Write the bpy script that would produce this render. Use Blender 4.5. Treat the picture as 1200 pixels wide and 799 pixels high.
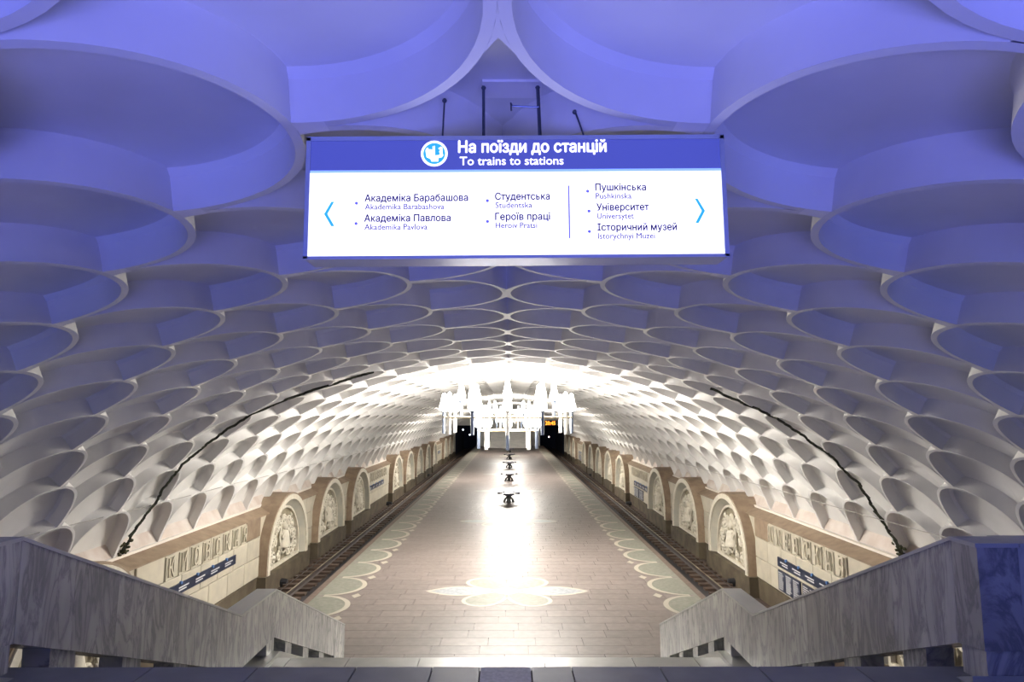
import bpy, math, random
from mathutils import Vector, Matrix
random.seed(7)
PI = math.pi
sc = bpy.context.scene
for o in list(bpy.data.objects): bpy.data.objects.remove(o)
C = sc.collection
# ------------------------------------------------------------------ camera, world, light, exposure
cam_d = bpy.data.cameras.new('camera'); cam = bpy.data.objects.new('camera', cam_d); C.objects.link(cam)
cam.location = (0.09, 0, 5.0)
cam.rotation_euler = (math.radians(90 + 6.67), 0, math.radians(-0.15))
cam_d.sensor_width = 36; cam_d.lens = 740 / 1200 * 36; cam_d.clip_start = 0.05; cam_d.clip_end = 400
sc.camera = cam
sc.view_settings.view_transform = 'Standard'; sc.view_settings.look = 'None'
sc.view_settings.exposure = 0.3; sc.view_settings.gamma = 1.0; sc.view_settings.use_curve_mapping = False
w = bpy.data.worlds.new('world'); sc.world = w; w.use_nodes = True
w.node_tree.nodes['Background'].inputs[0].default_value = (0.35, 0.4, 0.9, 1)
w.node_tree.nodes['Background'].inputs[1].default_value = 0.25
def area_light(name, loc, target, sx, sy, energy, color):
    d = bpy.data.lights.new(name, 'AREA'); d.shape = 'RECTANGLE'; d.size = sx; d.size_y = sy; d.energy = energy; d.color = color; d.spread = math.radians(125)
    o = bpy.data.objects.new(name, d); C.objects.link(o); o.location = loc
    o.rotation_euler = (Vector(target) - Vector(loc)).to_track_quat('-Z', 'Y').to_euler(); return o
def point_light(name, loc, energy, color, r=0.25):
    d = bpy.data.lights.new(name, 'POINT'); d.energy = energy; d.color = color; d.shadow_soft_size = r
    o = bpy.data.objects.new(name, d); C.objects.link(o); o.location = loc; return o
BLUE = (0.17, 0.2, 1.0)
# cold discharge lamps of the vestibule behind the photographer
area_light('vestibule_light', (0, -1.6, 3.7), (0, 1.6, 7.5), 4.5, 1.2, 122, BLUE)
for sx_ in (-1, 1): area_light('vestibule_light', (sx_*5.2, -1.4, 3.7), (sx_*6.2, 1.2, 7.0), 1.6, 1.2, 34, (.07, .19, .85))  # extra pair, added to tint the sides of the vault teal
area_light('vestibule_light', (0, -2.5, 3.45), (0, -0.6, 7.0), 6.0, 1.6, 38, (0.3, 0.26, 1.0))
WARM = (1.0, 0.95, 0.88)
CHAND_Y = (21.6, 50.5, 80.0)
CHAND_E = (3900, 3900, 2800)

# ------------------------------------------------------------------ helpers
def tag(o, label=None, cat=None, group=None, kind=None):
    if label: o['label'] = label
    if cat: o['category'] = cat
    if group: o['group'] = group
    if kind: o['kind'] = kind
    return o
def empty(name, loc=(0, 0, 0), rz=0.0):
    o = bpy.data.objects.new(name, None); C.objects.link(o); o.location = loc; o.rotation_euler = (0, 0, rz); o.empty_display_size = .2
    return o
def link(name, me, parent=None, loc=(0, 0, 0), rot=(0, 0, 0)):
    o = bpy.data.objects.new(name, me); C.objects.link(o); o.location = loc; o.rotation_euler = rot
    if parent: o.parent = parent
    return o
class MB:
    def __init__(s): s.v = []; s.f = []; s.m = []
    def add(s, vs, fs, mi=0):
        b = len(s.v); s.v += [tuple(p) for p in vs]; s.f += [tuple(i + b for i in f) for f in fs]; s.m += [mi] * len(fs)
    def box(s, a, b, mi=0):
        x0, y0, z0 = a; x1, y1, z1 = b
        s.add([(x0,y0,z0),(x1,y0,z0),(x1,y1,z0),(x0,y1,z0),(x0,y0,z1),(x1,y0,z1),(x1,y1,z1),(x0,y1,z1)],
              [(0,3,2,1),(4,5,6,7),(0,1,5,4),(1,2,6,5),(2,3,7,6),(3,0,4,7)], mi)
    def prism_x(s, poly, x0, x1, mi=0):      # poly of (y,z)
        n = len(poly)
        s.add([(x0, y, z) for y, z in poly] + [(x1, y, z) for y, z in poly],
              [tuple(range(n)), tuple(range(2*n-1, n-1, -1))] + [(i, i+n, (i+1) % n + n, (i+1) % n) for i in range(n)], mi)
    def prism_y(s, poly, y0, y1, mi=0):      # poly of (x,z)
        n = len(poly)
        s.add([(x, y0, z) for x, z in poly] + [(x, y1, z) for x, z in poly],
              [tuple(range(n)), tuple(range(2*n-1, n-1, -1))] + [(i, i+n, (i+1) % n + n, (i+1) % n) for i in range(n)], mi)
    def prism_z(s, poly, z0, z1, mi=0):
        n = len(poly)
        s.add([(x, y, z0) for x, y in poly] + [(x, y, z1) for x, y in poly],
              [tuple(range(n)), tuple(range(2*n-1, n-1, -1))] + [(i, i+n, (i+1) % n + n, (i+1) % n) for i in range(n)], mi)
    def strip(s, A, B, closed=False, mi=0):  # quads between two equal polylines
        n = len(A); m = n if closed else n - 1
        s.add(list(A) + list(B), [(i, (i+1) % n, (i+1) % n + n, i + n) for i in range(m)], mi)
    def tube(s, pts, r, n=6, mi=0, caps=True, flat=1.0):
        pts = [Vector(p) for p in pts]; rings = []; up0 = Vector((0, 0, 1))
        for i, p in enumerate(pts):
            d = (pts[min(i+1, len(pts)-1)] - pts[max(i-1, 0)]).normalized()
            up = up0 if abs(d.dot(up0)) < .95 else Vector((1, 0, 0))
            a = d.cross(up).normalized(); b = a.cross(d)
            rr = r[i] if isinstance(r, (list, tuple)) else r
            rings.append([p + a*math.cos(2*PI*k/n)*rr + b*math.sin(2*PI*k/n)*rr*flat for k in range(n)])
        vs = [q for R in rings for q in R]; fs = []
        for i in range(len(pts)-1):
            for k in range(n): fs.append((i*n+k, i*n+(k+1) % n, (i+1)*n+(k+1) % n, (i+1)*n+k))
        if caps: fs += [tuple(range(n-1, -1, -1)), tuple(range((len(pts)-1)*n, len(pts)*n))]
        s.add(vs, fs, mi)
    def lathe(s, prof, c=(0, 0, 0), n=12, mi=0):   # prof of (r,z)
        vs = []; fs = []
        for r, z in prof:
            for k in range(n): vs.append((c[0]+r*math.cos(2*PI*k/n), c[1]+r*math.sin(2*PI*k/n), c[2]+z))
        for i in range(len(prof)-1):
            for k in range(n): fs.append((i*n+k, i*n+(k+1) % n, (i+1)*n+(k+1) % n, (i+1)*n+k))
        fs += [tuple(range(n-1, -1, -1)), tuple(range((len(prof)-1)*n, len(prof)*n))]
        s.add(vs, fs, mi)
    def ball(s, c, r, n=8, m=5, mi=0):
        rx, ry, rz = r if isinstance(r, (list, tuple)) else (r, r, r); vs = []; fs = []
        for i in range(m+1):
            a = PI*i/m
            for k in range(n): vs.append((c[0]+rx*math.sin(a)*math.cos(2*PI*k/n), c[1]+ry*math.sin(a)*math.sin(2*PI*k/n), c[2]+rz*math.cos(a)))
        for i in range(m):
            for k in range(n): fs.append((i*n+k, (i+1)*n+k, (i+1)*n+(k+1) % n, i*n+(k+1) % n))
        s.add(vs, fs, mi)
    def mesh(s, name, mats, smooth=None):
        me = bpy.data.meshes.new(name); me.from_pydata(s.v, [], s.f)
        if not isinstance(mats, (list, tuple)): mats = [mats]
        for m in mats: me.materials.append(m)
        if len(mats) > 1: me.polygons.foreach_set('material_index', s.m)
        if smooth is not None:
            me.polygons.foreach_set('use_smooth', [True]*len(me.polygons))
            import bmesh
            bm = bmesh.new(); bm.from_mesh(me); bmesh.ops.remove_doubles(bm, verts=bm.verts, dist=1e-5)
            bmesh.ops.recalc_face_normals(bm, faces=bm.faces); bm.to_mesh(me); bm.free()
            me.set_sharp_from_angle(angle=math.radians(smooth))
        me.update(); return me
    def build(s, name, mats, parent=None, loc=(0, 0, 0), rot=(0, 0, 0), smooth=None):
        return link(name, s.mesh(name, mats, smooth), parent, loc, rot)

# ------------------------------------------------------------------ materials
def mat(name, col, rough=.6, noise=None, scale=3.0, col2=None, bump=0.0, bscale=20, metal=0, vary=0.0, spec=.5, veins=None, stretch=(1,1,1), coat=0, spin=False):
    m = bpy.data.materials.new(name); m.use_nodes = True; nt = m.node_tree; N = nt.nodes; L = nt.links
    b = N['Principled BSDF']; b.inputs['Roughness'].default_value = rough; b.inputs['Metallic'].default_value = metal
    b.inputs['Specular IOR Level'].default_value = spec; b.inputs['Coat Weight'].default_value = coat
    tc = N.new('ShaderNodeTexCoord'); mp = N.new('ShaderNodeMapping'); L.new(tc.outputs['Object'], mp.inputs[0]); mp.inputs['Scale'].default_value = stretch
    oi = N.new('ShaderNodeObjectInfo')
    add = N.new('ShaderNodeVectorMath'); add.operation = 'ADD'; L.new(mp.outputs[0], add.inputs[0])
    mul = N.new('ShaderNodeVectorMath'); mul.operation = 'SCALE'; mul.inputs[0].default_value = (31, 17, 23); L.new(oi.outputs['Random'], mul.inputs['Scale'])
    L.new(mul.outputs[0], add.inputs[1]); vec = add.outputs[0]
    if spin:
        vr = N.new('ShaderNodeVectorRotate'); vr.rotation_type = 'X_AXIS'; L.new(vec, vr.inputs['Vector'])
        mm = N.new('ShaderNodeMath'); mm.operation = 'MULTIPLY'; mm.inputs[1].default_value = 1.5; L.new(oi.outputs['Random'], mm.inputs[0]); L.new(mm.outputs[0], vr.inputs['Angle']); vec = vr.outputs[0]
    cur = None
    rgb = N.new('ShaderNodeRGB'); rgb.outputs[0].default_value = (*col, 1); cur = rgb.outputs[0]
    def mix(fac, a, bcol, mode='MIX'):
        x = N.new('ShaderNodeMix'); x.data_type = 'RGBA'; x.blend_type = mode; L.new(a, x.inputs['A'])
        if isinstance(bcol, tuple): x.inputs['B'].default_value = (*bcol, 1)
        else: L.new(bcol, x.inputs['B'])
        if isinstance(fac, float): x.inputs['Factor'].default_value = fac
        else: L.new(fac, x.inputs['Factor'])
        return x.outputs['Result']
    if col2:
        n = N.new('ShaderNodeTexNoise'); n.inputs['Scale'].default_value = scale; n.inputs['Detail'].default_value = 5; L.new(vec, n.inputs['Vector'])
        r = N.new('ShaderNodeValToRGB'); r.color_ramp.elements[0].position = .38; r.color_ramp.elements[1].position = .66; L.new(n.outputs[0], r.inputs[0])
        cur = mix(r.outputs[0], cur, col2)
    if veins:
        vc, vs, vw = veins
        wv = N.new('ShaderNodeTexNoise'); wv.inputs['Scale'].default_value = vs; wv.inputs['Detail'].default_value = 7; wv.inputs['Roughness'].default_value = .62; wv.inputs['Distortion'].default_value = 1.3; L.new(vec, wv.inputs['Vector'])
        sb = N.new('ShaderNodeMath'); sb.operation = 'SUBTRACT'; sb.inputs[1].default_value = .5; L.new(wv.outputs[0], sb.inputs[0])
        ab = N.new('ShaderNodeMath'); ab.operation = 'ABSOLUTE'; L.new(sb.outputs[0], ab.inputs[0])
        r = N.new('ShaderNodeValToRGB'); r.color_ramp.elements[0].position = 0; r.color_ramp.elements[0].color = (1,1,1,1); r.color_ramp.elements[1].position = vw; r.color_ramp.elements[1].color = (0,0,0,1)
        L.new(ab.outputs[0], r.inputs[0]); vf = N.new('ShaderNodeMath'); vf.operation = 'MULTIPLY'; vf.inputs[1].default_value = .75; L.new(r.outputs[0], vf.inputs[0]); cur = mix(vf.outputs[0], cur, vc)
    if vary:
        geo = N.new('ShaderNodeNewGeometry'); a2 = N.new('ShaderNodeMath'); a2.operation = 'ADD'
        L.new(oi.outputs['Random'], a2.inputs[0]); L.new(geo.outputs['Random Per Island'], a2.inputs[1])
        fr = N.new('ShaderNodeMath'); fr.operation = 'FRACT'; L.new(a2.outputs[0], fr.inputs[0])
        mr = N.new('ShaderNodeMapRange'); mr.inputs['To Min'].default_value = 1 - vary; mr.inputs['To Max'].default_value = 1 + vary*.6; L.new(fr.outputs[0], mr.inputs[0])
        cb = N.new('ShaderNodeCombineColor'); [L.new(mr.outputs[0], cb.inputs[i]) for i in range(3)]
        cur = mix(1.0, cur, cb.outputs[0], 'MULTIPLY')
    L.new(cur, b.inputs['Base Color'])
    if bump:
        n2 = N.new('ShaderNodeTexNoise'); n2.inputs['Scale'].default_value = bscale; n2.inputs['Detail'].default_value = 4; L.new(vec, n2.inputs['Vector'])
        bp = N.new('ShaderNodeBump'); bp.inputs['Strength'].default_value = bump; bp.inputs['Distance'].default_value = .02; L.new(n2.outputs[0], bp.inputs['Height']); L.new(bp.outputs[0], b.inputs['Normal'])
    return m
def emis(name, col, strength, base=None):
    m = bpy.data.materials.new(name); m.use_nodes = True; b = m.node_tree.nodes['Principled BSDF']
    b.inputs['Base Color'].default_value = (*(base or col), 1); b.inputs['Emission Color'].default_value = (*col, 1); b.inputs['Emission Strength'].default_value = strength
    b.inputs['Roughness'].default_value = .4
    return m
M = {}
M['plaster'] = mat('white_plaster', (.80, .79, .77), .75, col2=(.70, .69, .67), scale=.9, bump=.08, bscale=9)
M['plaster_rim'] = mat('plaster_rim', (.74, .73, .72), .75, bump=.05)
M['plaster_web'] = mat('plaster_web', (.86, .84, .82), .7, bump=.05)
M['sill'] = mat('pink_sill', (.56, .475, .42), .7, col2=(.66, .60, .55), scale=2)
M['ledge'] = mat('cream_ledge', (.82, .76, .68), .6)
M['tile'] = mat('red_granite', (.125, .103, .094), .42, col2=(.156, .13, .12), scale=6, vary=.10, spec=.4)
M['edge'] = mat('edge_granite', (.085, .058, .045), .6, col2=(.12, .085, .065), scale=5)
M['green'] = mat('green_granite', (.13, .135, .108), .46, col2=(.18, .18, .15), scale=9, spec=.4)
M['bluegrey'] = mat('bluegrey_granite', (.14, .155, .175), .46, col2=(.23, .245, .26), scale=9, spec=.6)
M['inlay'] = mat('cream_marble_inlay', (.34, .305, .25), .46, spec=.4)
M['joint'] = mat('joint_mortar', (.10, .085, .075), .9)
M['marble'] = mat('grey_marble', (.40, .40, .385), .22, col2=(.52, .52, .50), scale=2.2, veins=((.17, .175, .19), 1.7, .075), vary=.16, stretch=(1, 3.2, .7), spin=True, bump=.0)
M['marble_top'] = mat('grey_marble_top', (.50, .50, .48), .2, col2=(.42, .43, .42), scale=3, stretch=(1, .3, 1))
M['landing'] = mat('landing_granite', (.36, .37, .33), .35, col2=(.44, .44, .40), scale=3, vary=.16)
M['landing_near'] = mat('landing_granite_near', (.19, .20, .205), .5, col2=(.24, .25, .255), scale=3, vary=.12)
M['rough_slab'] = mat('rough_granite', (.42, .43, .42), .7, col2=(.55, .55, .54), scale=40, bump=.2, bscale=50)
M['cream_stone'] = mat('cream_limestone', (.58, .53, .42), .6, col2=(.50, .46, .37), scale=2.5, vary=.07, bump=.05)
M['brown_stone'] = mat('brown_sandstone', (.245, .175, .12), .65, col2=(.32, .24, .165), scale=3.0, vary=.08, bump=.08)
M['grey_stone'] = mat('grey_reveal_stone', (.50, .47, .38), .6, col2=(.42, .41, .35), scale=2)
M['relief'] = mat('relief_plaster', (.76, .71, .60), .65, col2=(.66, .61, .50), scale=6)
M['relief_back'] = mat('relief_ground_shaded', (.36, .32, .23), .8, col2=(.26, .22, .15), scale=4)  # darker beige behind the carving: the recess shade is put into its colour
M['plinth'] = mat('grimy_plinth', (.125, .10, .062), .8, col2=(.07, .052, .035), scale=1.6, bump=.2)
M['ballast'] = mat('trackbed', (.10, .065, .045), .95, col2=(.05, .035, .028), scale=3, bump=.6, bscale=30)
M['sleeper'] = mat('oiled_sleeper', (.10, .064, .045), .85, col2=(.06, .04, .03), scale=4, vary=.3)
M['gutter'] = mat('track_gutter', (.025, .022, .025), .9)
M['rail_side'] = mat('rail_rust', (.045, .033, .03), .7)
M['rail_top'] = mat('rail_polished', (.62, .57, .50), .25, metal=1)
M['black'] = mat('black_iron', (.02, .02, .025), .5)
M['steel_dark'] = mat('dark_tube_steel', (.10, .12, .16), .3, metal=.6)
M['tube_white'] = mat('white_enamel_tube', (.62, .60, .56), .35)
M['brass'] = mat('pale_brass', (.62, .52, .34), .35, metal=.5)
M['navy'] = mat('navy_board', (.035, .042, .075), .35)
M['print'] = mat('white_print', (.75, .75, .75), .5)
M['bluepin'] = mat('blue_pin', (.12, .25, .55), .4)
M['frame'] = mat('sign_frame_steel', (.45, .5, .62), .35, metal=.35)
M['crack'] = mat('dark_mossy_crack', (.035, .04, .022), .95, col2=(.012, .012, .01), scale=8, bump=.5)
M['moss'] = mat('dark_moss', (.03, .04, .015), .95, col2=(.06, .05, .02), scale=12)
M['cable'] = mat('grey_cable', (.40, .38, .36), .6)
M['tunnel'] = mat('tunnel_dark', (.02, .026, .06), .95)
M['endwall'] = mat('end_wall_marble', (.58, .56, .52), .4, col2=(.48, .47, .45), scale=1)
M['padded'] = mat('dark_bench_seat', (.02, .018, .035), .3)
M['bench_top'] = mat('pale_bench_top', (.62, .62, .64), .15)
M['iron_bench'] = mat('bench_iron', (.07, .075, .075), .5, metal=.5)
M['lamp'] = emis('lamp_glass', (1.0, .97, .92), 9.0)
M['sign_white'] = emis('lightbox_white', (1.0, .985, .97), 1.15)
M['sign_blue'] = emis('lightbox_blue', (.06, .075, .36), .8, (.04, .05, .2))
M['sign_line'] = emis('lightbox_pale_line', (.3, .5, 1.0), .7)
M['sign_txt'] = emis('lightbox_violet_text', (.02, .012, .13), .6, (.02, .012, .08))
M['sign_txt2'] = emis('lightbox_light_text', (.12, .10, .34), .6, (.08, .08, .2))
M['sign_wtxt'] = emis('lightbox_white_text', (1, .98, .97), 1.1)
M['sign_sky'] = emis('lightbox_sky_blue', (.02, .33, 1.0), .95, (.05, .3, .9))
M['sign_dot'] = emis('lightbox_dots', (.12, .12, .55), .8)
M['orange'] = emis('orange_display', (1.0, .28, .02), 2.5)
M['signal'] = emis('signal_lamp', (1.0, .75, .75), 6)
M['signal_blue'] = emis('tunnel_lamp', (.75, .85, 1.0), 5)

def raw_text(body, ext):
    cu = bpy.data.curves.new('t', 'FONT'); cu.body = body; cu.size = 1; cu.extrude = ext; cu.resolution_u = 3
    to = bpy.data.objects.new('t', cu); C.objects.link(to)
    dg = bpy.context.evaluated_depsgraph_get(); me = bpy.data.meshes.new_from_object(to.evaluated_get(dg))
    bpy.data.objects.remove(to); return me
glyphs = {}; advance = {}
def xmax(me): return max(v.co.x for v in me.vertices)
def glyph(ch, ext):
    # outlines of one letter; the built-in font fills two lower-case Cyrillic letters wrongly, so these are built here
    if (ch, ext) in glyphs: return glyphs[ch, ext]
    me = raw_text(ch, ext); V = [tuple(v.co) for v in me.vertices]; F = [tuple(p.vertices) for p in me.polygons]
    if ch in 'нь' and not ext:
        x = min(v[0] for v in V); V = []; F = []
        def q(x0, y0, x1, y1):
            b = len(V); V.extend([(x+x0, y0, 0), (x+x1, y0, 0), (x+x1, y1, 0), (x+x0, y1, 0)]); F.append((b, b+1, b+2, b+3))
        q(0, 0, .088, .542)
        if ch == 'н': q(.346, 0, .434, .542); q(.088, .238, .346, .319)
        else:
            q(.088, .0, .22, .075); q(.088, .255, .22, .33); k = 8; b = len(V)
            for i in range(k+1):
                a = -PI/2+PI*i/k; V.append((x+.22+.165*math.cos(a), .165+.165*math.sin(a), 0)); V.append((x+.22+.085*math.cos(a), .165+.09*math.sin(a), 0))
            F.extend([(b+2*i, b+2*i+2, b+2*i+3, b+2*i+1) for i in range(k)])
    glyphs[ch, ext] = (V, F); return V, F
def adv(ch):
    if ch not in advance: advance[ch] = xmax(raw_text(ch+'l', 0)) - xmax(raw_text('l', 0))
    return advance[ch]
def text_mesh(body, mat_, width=None, height=None, bold=0.0, ext=0.0, name='lettering'):
    x = 0; vs = []; fs = []
    for ch in body:
        if ch != ' ':
            V, F = glyph(ch, ext); b = len(vs); vs += [(p[0]+x, p[1], p[2]) for p in V]; fs += [tuple(i+b for i in f) for f in F]
        x += adv(ch)
    me = bpy.data.meshes.new(name); me.from_pydata(vs, [], fs)
    xs = [v.co.x for v in me.vertices]; ys = [v.co.y for v in me.vertices]
    x0, x1, y0, y1 = min(xs), max(xs), min(ys), max(ys)
    sx = width/(x1-x0) if width else 1; sy = height if height else sx      # height = size of the font
    for v in me.vertices: v.co.x = (v.co.x - x0)*sx; v.co.y = v.co.y*sy
    if bold and not ext:
        V = [tuple(v.co) for v in me.vertices]; F = [tuple(p.vertices) for p in me.polygons]; bb = bold*(height or sy); n = len(V)
        vs = []; fs = []
        for q, (dx, dy) in enumerate(((-bb, 0), (bb, 0), (0, bb), (0, -bb))):
            vs += [(x+dx, y+dy, z+q*1e-5) for x, y, z in V]; fs += [tuple(i+q*n for i in f) for f in F]
        me = bpy.data.meshes.new(name); me.from_pydata(vs, [], fs)
    me.materials.clear(); me.materials.append(mat_); me.update(); return me

Y0, Y1 = -4.0, 104.0
# ------------------------------------------------------------------ the vault with its scale-shaped coffers
CP = [(0,6.55),(1.075,6.49),(2.18,6.34),(3.25,6.15),(4.33,5.86),(5.38,5.48),(6.39,5.0),(7.35,4.41),(8.17,3.69),(8.84,2.81),(9.36,1.88),(9.68,.85)]
RS = 1.11; PER = 1.93; NODE0 = 2.2
def prof(t):
    t = max(0.0, min(10.999, t)); i = int(t); f = t - i
    p = lambda k: (-CP[-k][0], CP[-k][1]) if k < 0 else (CP[k] if k < len(CP) else (2*CP[-1][0]-CP[-2][0], 2*CP[-1][1]-CP[-2][1]))
    a, b, c, d = p(i-1), p(i), p(i+1), p(i+2)
    out = []; der = []
    for q in (0, 1):
        out.append(.5*((2*b[q]) + (-a[q]+c[q])*f + (2*a[q]-5*b[q]+4*c[q]-d[q])*f*f + (-a[q]+3*b[q]-3*c[q]+d[q])*f**3))
        der.append(.5*((-a[q]+c[q]) + 2*(2*a[q]-5*b[q]+4*c[q]-d[q])*f + 3*(-a[q]+3*b[q]-3*c[q]+d[q])*f*f))
    l = math.hypot(*der); return out[0], out[1], der[0]/l, der[1]/l
def vpt(side, s, v, depth):       # s along the hall, v down the vault from the crown, depth away from the room
    x, z, tx, tz = prof(abs(v)/RS)
    nx, nz = -tz, tx              # outward
    sd = side if v >= 0 else -side
    return (sd*(x + nx*depth), s, z + nz*depth)
AO, BO, W = PER/2, .945, .055
AI, BI = AO-W, BO-W
DEP = .285
def cell_mesh_data(side, row):
    mb = MB(); cv = BO + RS*row; last = row == 9; web = 0.0
    P = lambda s, v, d: vpt(side, s, cv+v, d)
    n1, n2 = 14, 9
    if not last:
        lo, hi = PI/2, PI
        inA = lambda s, v: ((s-AO)/AO)**2 + ((v-RS)/BO)**2 < 1
        for _ in range(30):
            m_ = (lo+hi)/2
            if inA(AI*math.sin(m_), -BI*math.cos(m_)): hi = m_
            else: lo = m_
        th = lo; js, jv = AI*math.sin(th), -BI*math.cos(th)
        phj = math.atan2((js-AO)/AO, -(jv-RS)/BO)
        arc = [(AI*math.sin(PI/2*i/n1), -BI*math.cos(PI/2*i/n1), 0.0) for i in range(n1+1)]
        leg = [(AI*math.sin(PI/2+(th-PI/2)*i/4), -BI*math.cos(PI/2+(th-PI/2)*i/4), web) for i in range(5)]
        low = []
        for i in range(1, n2+1):
            ph = phj + (-PI/2*.93 - phj)*i/n2
            low.append((AO+AO*math.sin(ph), RS-BO*math.cos(ph), 0.0))
        cs, cvv = 0, .05
    else:
        arc = [(AI*math.sin(PI/2*i/n1), -BI*math.cos(PI/2*i/n1), 0.0) for i in range(n1+1)]
        vb = 11.42 - cv
        leg = [(AI, vb*i/3, 0.0) for i in range(1, 4)]; low = [(AI*.5, vb, 0.0), (0.0, vb, 0.0)]
        cs, cvv = 0, -.1
    half = arc + leg + low
    full = half + [(-s, v, d) for s, v, d in reversed(half[1:] if not last else half[1:-1])]
    R0 = [P(s, v, d) for s, v, d in full]; R1 = [P(s, v, DEP-.05) for s, v, d in full]
    k = .955
    R2 = [P(cs+(s-cs)*k, cvv+(v-cvv)*k, DEP) for s, v, d in full]
    R3 = [P(cs+(s-cs)*.5, cvv+(v-cvv)*.5, DEP) for s, v, d in full]
    mb.strip(R0, R1, True); mb.strip(R1, R2, True); mb.strip(R2, R3, True)
    n = len(R3); mb.add(R3 + [P(cs, cvv, DEP)], [(i, (i+1) % n, n) for i in range(n)])
    # rim band
    outer = [(AO*math.sin(PI/2*i/n1), -BO*math.cos(PI/2*i/n1)) for i in range(n1+1)]
    ia = [P(s, v, 0) for s, v, d in arc]; oa = [P(s, v, 0) for s, v in outer]
    mb.strip(ia, oa, mi=1); mb.strip([P(-s, v, 0) for s, v, d in arc], [P(-s, v, 0) for s, v in outer], mi=1)
    if last:
        A = [P(AI, vb*i/3, 0) for i in range(4)]; B = [P(AO, vb*i/3, 0) for i in range(4)]; mb.strip(A, B, mi=1)
        A = [P(-AI, vb*i/3, 0) for i in range(4)]; B = [P(-AO, vb*i/3, 0) for i in range(4)]; mb.strip(A, B, mi=1)
    else:
        # sunk web between three scales (right-hand node)
        nn = 5
        left = [(s, v) for s, v, d in leg]; A_arc = [(AO+AO*math.sin(phj*(1-i/nn)), RS-BO*math.cos(phj*(1-i/nn))) for i in range(nn+1)]
        top = [(AI+(AO-AI)*i/4, 0) for i in range(5)]
        L = left + A_arc[1:]; 
        # half web polygon: down the leg, along the lower scale to its apex, up the middle line
        mid = [(AO, 0)] ; poly = L + mid
        Rr = [(2*AO-s, v) for s, v in poly]
        for pl in (poly, Rr): mb.add([P(s, v, web) for s, v in pl], [tuple(range(len(pl)))], 2)
        full_arc = A_arc + [(2*AO-s, v) for s, v in reversed(A_arc[:-1])]
    return mb
cells = {(sd, r): cell_mesh_data(sd, r) for sd in (-1, 1) for r in range(10)}
def crown_data():
    mb = MB(); n = 14; half = [(.25, 0)]; th0 = math.asin(.36/AO)
    for i in range(n+1):
        th = th0 + (PI/2*.975-th0)*i/n; half.append((AO*math.sin(th), BO - BO*math.cos(th)))          # from scale j apex to tip
    tips = [(0, 0)] + [(AO*math.sin(th0*i/5), BO-BO*math.cos(th0*i/5)) for i in range(1, 6)] + [(.25, 0)]
    back = [(PER-s, v) for s, v in reversed(half)]
    right = half + back
    full = right + [(s, -v) for s, v in reversed(right[1:-1])]
    P = lambda s, v, d: vpt(1, s, v, d) if abs(v) > 1e-6 else (0, s, 6.55+d)
    R0 = [P(s, v, 0) for s, v in full]; R1 = [P(s, v, DEP-.04) for s, v in full]
    R2 = [P(AO+(s-AO)*.95, v*.95, DEP) for s, v in full]; R3 = [P(AO+(s-AO)*.5, v*.5, DEP) for s, v in full]
    mb.strip(R0, R1, True); mb.strip(R1, R2, True); mb.strip(R2, R3, True)
    for sg in (1, -1):
        for fl in (0, 1): mb.add([P(PER-s if fl else s, sg*v, 0) for s, v in tips], [tuple(range(len(tips)))], 1)
    N = len(R3); mb.add(R3+[P(AO, 0, DEP)], [(i, (i+1) % N, N) for i in range(N)])
    return mb
crown = crown_data()
ceil = MB(); ts = [i*.25 for i in range(0, 44)]
ringp = [vpt(-1, 0, t*RS, DEP+.03) for t in reversed(ts)] + [vpt(1, 0, t*RS, DEP+.03) for t in ts[1:]]
ceil.strip([(x, Y0, z) for x, y, z in ringp], [(x, Y1, z) for x, y, z in ringp])
ceiling = tag(ceil.build('ceiling', M['plaster'], smooth=60), kind='structure'); ceiling.location.x = .04
PM = [M['plaster'], M['plaster_rim'], M['plaster_web']]
cm = {k: v.mesh('coffer', PM, smooth=38) for k, v in cells.items()}
crown_me = crown.mesh('crown_coffer', PM, smooth=38)
inst = []
for (sd, r) in cells:
    for j in range(-3, 53):
        y = NODE0 + j*PER + (PER/2 if r % 2 else 0)
        if y > Y1 - 1: continue
        x, z, _, _ = prof((BO+RS*r)/RS); d = math.sqrt(x*x+y*y+(z-5)**2)
        ok = y > .3 and abs(x)/max(y+1.0, .1) < .95
        inst.append((d if ok else 500+d, sd, r, y))
inst.sort(); rest = MB()
for i, (d, sd, r, y) in enumerate(inst):
    if i < 296: link('coffer', cm[sd, r], ceiling, (0, y, 0))
    else:
        src = cells[sd, r]; b = len(rest.v)
        rest.v += [(px, py+y, pz) for px, py, pz in src.v]; rest.f += [tuple(k+b for k in f) for f in src.f]; rest.m += src.m
tag(rest.build('coffer_field', PM, ceiling, smooth=38), kind='stuff')
for j in range(-3, 52): link('crown_coffer', crown_me, ceiling, (0, NODE0+j*PER, 0))
for sd, nm in ((-1, 'left'), (1, 'right')):
    mb = MB(); A = vpt(sd, 0, 11.17, DEP+.01); B = vpt(sd, 0, 11.46, -.01); Cc = vpt(sd, 0, 11.48, .3)
    mb.prism_y([(A[0], A[2]), (B[0], B[2]), (Cc[0], Cc[2])], Y0, Y1); mb.build('sill', M['sill'], ceiling)
    mb = MB(); x = abs(B[0]); mb.prism_y([(sd*(x-.05), B[2]+.03), (sd*(x-.05), B[2]-.04), (sd*(x+.3), B[2]-.04), (sd*(x+.3), B[2]+.03)], Y0, Y1)
    tag(mb.build('trim_1' if sd < 0 else 'trim_2', M['ledge']), kind='structure')

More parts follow.
